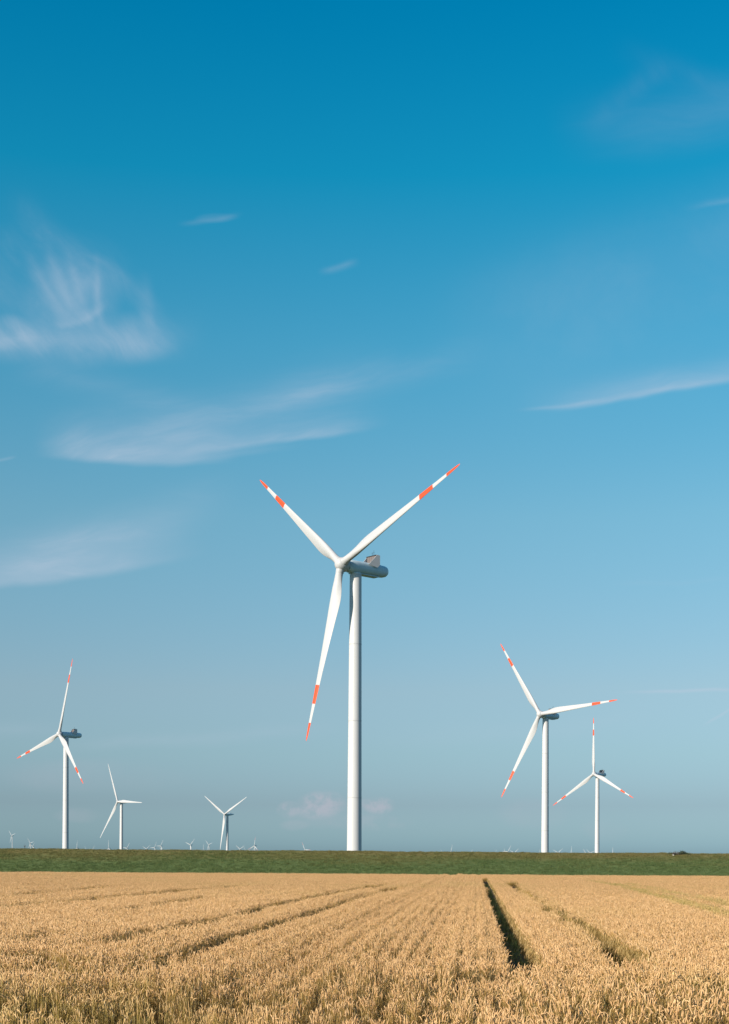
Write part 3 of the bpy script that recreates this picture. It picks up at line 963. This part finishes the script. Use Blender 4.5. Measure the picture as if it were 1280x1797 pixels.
print('wheat clumps', len(parts_[0][0]), len(parts_[1][0]))

# ------------------------------------------------------------------ grass on the dyke and weeds in the tracks
m, n, p = new_mat('grass_blades')
pa = n.node('ShaderNodeAttribute', attribute_name='plant')
ti = n.node('ShaderNodeAttribute', attribute_name='tint', attribute_type='INSTANCER')
sp = n.node('ShaderNodeSeparateColor'); n.L.new(pa.outputs['Color'], sp.inputs[0])
g1 = n.mix(sp.outputs[0], (.062, .115, .037), (.185, .24, .09))
g2 = n.mix(sp.outputs[0], (.13, .115, .035), (.30, .24, .095))
colr = n.mix(ti.outputs['Fac'], g1, g2)
n.L.new(colr, p.inputs['Base Color']); p.inputs['Roughness'].default_value = 0.7; p.inputs['Specular IOR Level'].default_value = 0.15
tr = n.node('ShaderNodeBsdfTranslucent'); n.L.new(colr, tr.inputs[0])
ms = n.node('ShaderNodeMixShader'); ms.inputs[0].default_value = 0.25
n.L.new(p.outputs[0], ms.inputs[1]); n.L.new(tr.outputs[0], ms.inputs[2])
n.L.new(ms.outputs[0], m.node_tree.nodes['Material Output'].inputs[0])
M_GRASS = m
grass_src = bpy.data.collections.new('grass_source')
def blade_strip(s_, x, y, h, w, rr, lean=.35):
    a = rr.uniform(0, 2 * math.pi); d = Vector((math.cos(a), math.sin(a), 0)); sd = Vector((-d.y, d.x, 0)); l = rr.uniform(.05, lean) * h
    p0 = Vector((x, y, 0))
    s_.strip([p0, p0 + d * l * .3 + Vector((0, 0, h * .55)), p0 + d * l + Vector((0, 0, h))], [w, w * .8, w * .1], sd, rr.random(), .5)
for i in range(6):
    rr = random.Random(500 + i); s_ = Soup()
    for k in range(40):
        r_ = abs(rr.gauss(0, .22)); a = rr.uniform(0, 6.283)
        blade_strip(s_, r_ * math.cos(a) * 1.5, r_ * math.sin(a), rr.uniform(.06, .20), .012, rr, .8)
    s_.obj('grass_tuft_%02d' % i, M_GRASS, grass_src)
for i in range(4):
    rr = random.Random(600 + i); s_ = Soup()
    for k in range(30):
        r_ = abs(rr.gauss(0, .10)); a = rr.uniform(0, 6.283)
        blade_strip(s_, r_ * math.cos(a), r_ * math.sin(a), rr.uniform(.10, .34), .005, rr, .9)
    s_.obj('weed_tuft_%02d' % i, M_GRASS, grass_src)
po = np.array([q[0] for q in prof]); pz = np.array([q[1] for q in prof])
NG = 19000
gx = rng.uniform(-62, 62, NG); go_ = rng.uniform(1.9, DY_CREST + 2.0, NG)
gz = np.interp(go_, po, pz)
bump = np.array([dyke_pt(x, o_, z)[2] for x, o_, z in zip(gx, go_, gz)])
hz = gz + (fbm(gx * .05, go_ * .4, 61) - .5) * 2.6
tintg = np.clip((hz - 2.0) / 2.1, 0, 1) * .85 + rng.normal(0, .12, NG)
hs = rng.uniform(.5, 1.1, NG) + (fbm(gx * .35, go_ * .5, 71) > .60) * .45
hs = np.where(go_ < 4.0, hs * rng.uniform(1.2, 3.2, NG), hs)
hs = np.where(np.abs(go_ - DY_CREST - .5) < 1.3, hs * (.45 + .55 * fbm(gx * .4, gx * 0, 83)), hs)
ga = scatter_obj('grass', np.c_[gx, edge_y(gx) + go_, bump - .02], np.c_[rng.normal(0, .1, NG), rng.normal(0, .1, NG), rng.uniform(0, 6.28, NG)],
                 np.c_[np.ones(NG), np.ones(NG), hs], rng.integers(0, 6, NG), np.clip(tintg, 0, 1), grass_src)
tag(ga, kind='stuff')
WP = []
for poly, wid, g in TRACKS:
    L = 0
    for (ax, ay), (bx, by) in zip(poly[:-1], poly[1:]):
        ln = math.hypot(bx - ax, by - ay); k = int(ln * wid * (5 + 10 * g))
        t = rng.random(k); o_ = rng.uniform(-.5, .5, k) * wid
        ux, uy = (bx - ax) / ln, (by - ay) / ln
        WP.append(np.c_[ax + (bx - ax) * t - uy * o_, ay + (by - ay) * t + ux * o_, np.full(k, g)])
WP = np.concatenate(WP); k = len(WP)
gw = scatter_obj('weeds', np.c_[WP[:, :2], np.zeros(k)], np.c_[np.zeros((k, 2)), rng.uniform(0, 6.28, k)],
                 np.c_[np.ones(k), np.ones(k), rng.uniform(.4, .9, k) * (1 + 1.2 * WP[:, 2])], rng.integers(6, 10, k), np.clip(rng.uniform(0, .5, k) + WP[:, 2] * .5, 0, 1), grass_src)
tag(gw, kind='stuff')
print('grass', NG, 'weeds', k)

# ------------------------------------------------------------------ single plants and stones on the dyke
m, n, p = new_mat('dry_stems'); tcn = n.noise(n.node('ShaderNodeTexCoord').outputs['Object'], 6.0)
n.L.new(n.mix(tcn, (.075, .060, .045), (.17, .14, .105)), p.inputs['Base Color']); p.inputs['Roughness'].default_value = .9
M_DRY = m
m, n, p = new_mat('shrub_leaf'); tcn = n.noise(n.node('ShaderNodeTexCoord').outputs['Object'], 5.0)
n.L.new(n.mix(tcn, (.028, .05, .022), (.075, .10, .04)), p.inputs['Base Color']); p.inputs['Roughness'].default_value = .8
M_LEAF = m
m, n, p = new_mat('pale_stone'); tcn = n.noise(n.node('ShaderNodeTexCoord').outputs['Object'], 8.0)
n.L.new(n.mix(tcn, (.55, .52, .46), (.72, .70, .64)), p.inputs['Base Color']); p.inputs['Roughness'].default_value = .9
M_STONE = m

def dyke_spot(px, off):
    """point on the bank at photo column px and distance off behind the field edge"""
    r, _ = unroll(px, 1500)
    y = 200.0
    for _ in range(30):
        x = r * y / F; y = edge_y(x) + off
    z = float(np.interp(off, po, pz))
    return dyke_pt(x, off, z)

def shrub(name, label, cat, px, off, w, h, mat_leaf, mat_stem, nst, leaves, seed):
    rr = random.Random(seed)
    root = bpy.data.objects.new(name, None); COL.objects.link(root); root.location = dyke_spot(px, off)
    tag(root, label, cat)
    st = MB(); lf = MB()
    for i in range(nst):
        x = rr.uniform(-w / 2, w / 2); y = rr.uniform(-.35, .35)
        hh = h * rr.uniform(.45, 1.0) * (1 - .5 * abs(x) / (w / 2))
        d = Vector((rr.gauss(0, .22), rr.gauss(0, .22), 1))
        p0 = Vector((x, y, -.05)); p1 = p0 + d * hh * .55; p2 = p1 + Vector((d.x * 1.4, d.y * 1.4, 1)) * hh * .5
        st.tube([p0, p1, p2], [.016, .011, .005], 4)
        for k in range(leaves):
            t = rr.uniform(.15, 1.0); c = p0.lerp(p2, t) + Vector((rr.gauss(0, .07), rr.gauss(0, .07), rr.gauss(0, .03)))
            a = Vector((rr.gauss(0, 1), rr.gauss(0, 1), rr.gauss(.3, .6))).normalized() * rr.uniform(.04, .09)
            bb = a.orthogonal().normalized() * a.length * .45
            lf.add([c - a, c + bb, c + a, c - bb], [(0, 1, 2, 3)])
    st.obj('stem', mat_stem, root); lf.obj('foliage', mat_leaf, root)
shrub('shrub', 'low dark green shrub on the dyke top near the right edge', 'shrub', 1198.5, DY_CREST - .3, .95, .62, M_LEAF, M_DRY, 42, 22, 1)
shrub('dry_weed', 'clump of grey brown dry stems on the dyke top, left of the green shrub', 'weed', 1187, DY_CREST - .5, 1.0, .60, M_DRY, M_DRY, 48, 8, 2)
shrub('low_weed', 'low green weeds trailing off right of the shrub on the dyke top', 'weed', 1206, DY_CREST - .3, .6, .30, M_LEAF, M_DRY, 22, 14, 3)
shrub('thin_weed', 'sparse thin weeds on the dyke top left of the pale stone', 'weed', 1177, DY_CREST - .3, .9, .38, M_LEAF, M_DRY, 20, 8, 4)
shrub('reed_clump', 'dark tall weeds at the foot of the dyke by the left field corner', 'weed', 172, 2.6, 3.2, .75, M_LEAF, M_LEAF, 120, 8, 5)
shrub('reed_clump', 'dark tall weeds at the dyke foot, below the V bladed white turbine side', 'weed', 266, 2.6, 2.4, .8, M_LEAF, M_LEAF, 90, 8, 6)
bm = bmesh.new(); bmesh.ops.create_icosphere(bm, subdivisions=3, radius=.13)
for v in bm.verts:
    v.co *= 1 + .25 * (fbm(np.array([v.co.x * 9 + 4]), np.array([v.co.y * 9 + v.co.z * 7]), 3)[0] - .5)
    v.co.z *= .75
me = bpy.data.meshes.new('stone'); bm.to_mesh(me); bm.free(); me.materials.append(M_STONE)
so = bpy.data.objects.new('stone', me); COL.objects.link(so)
q = dyke_spot(1182, DY_CREST - 1.2); so.location = (q[0], q[1], q[2] + .06)
tag(so, 'small pale stone on the upper dyke below the dry stems', 'stone')
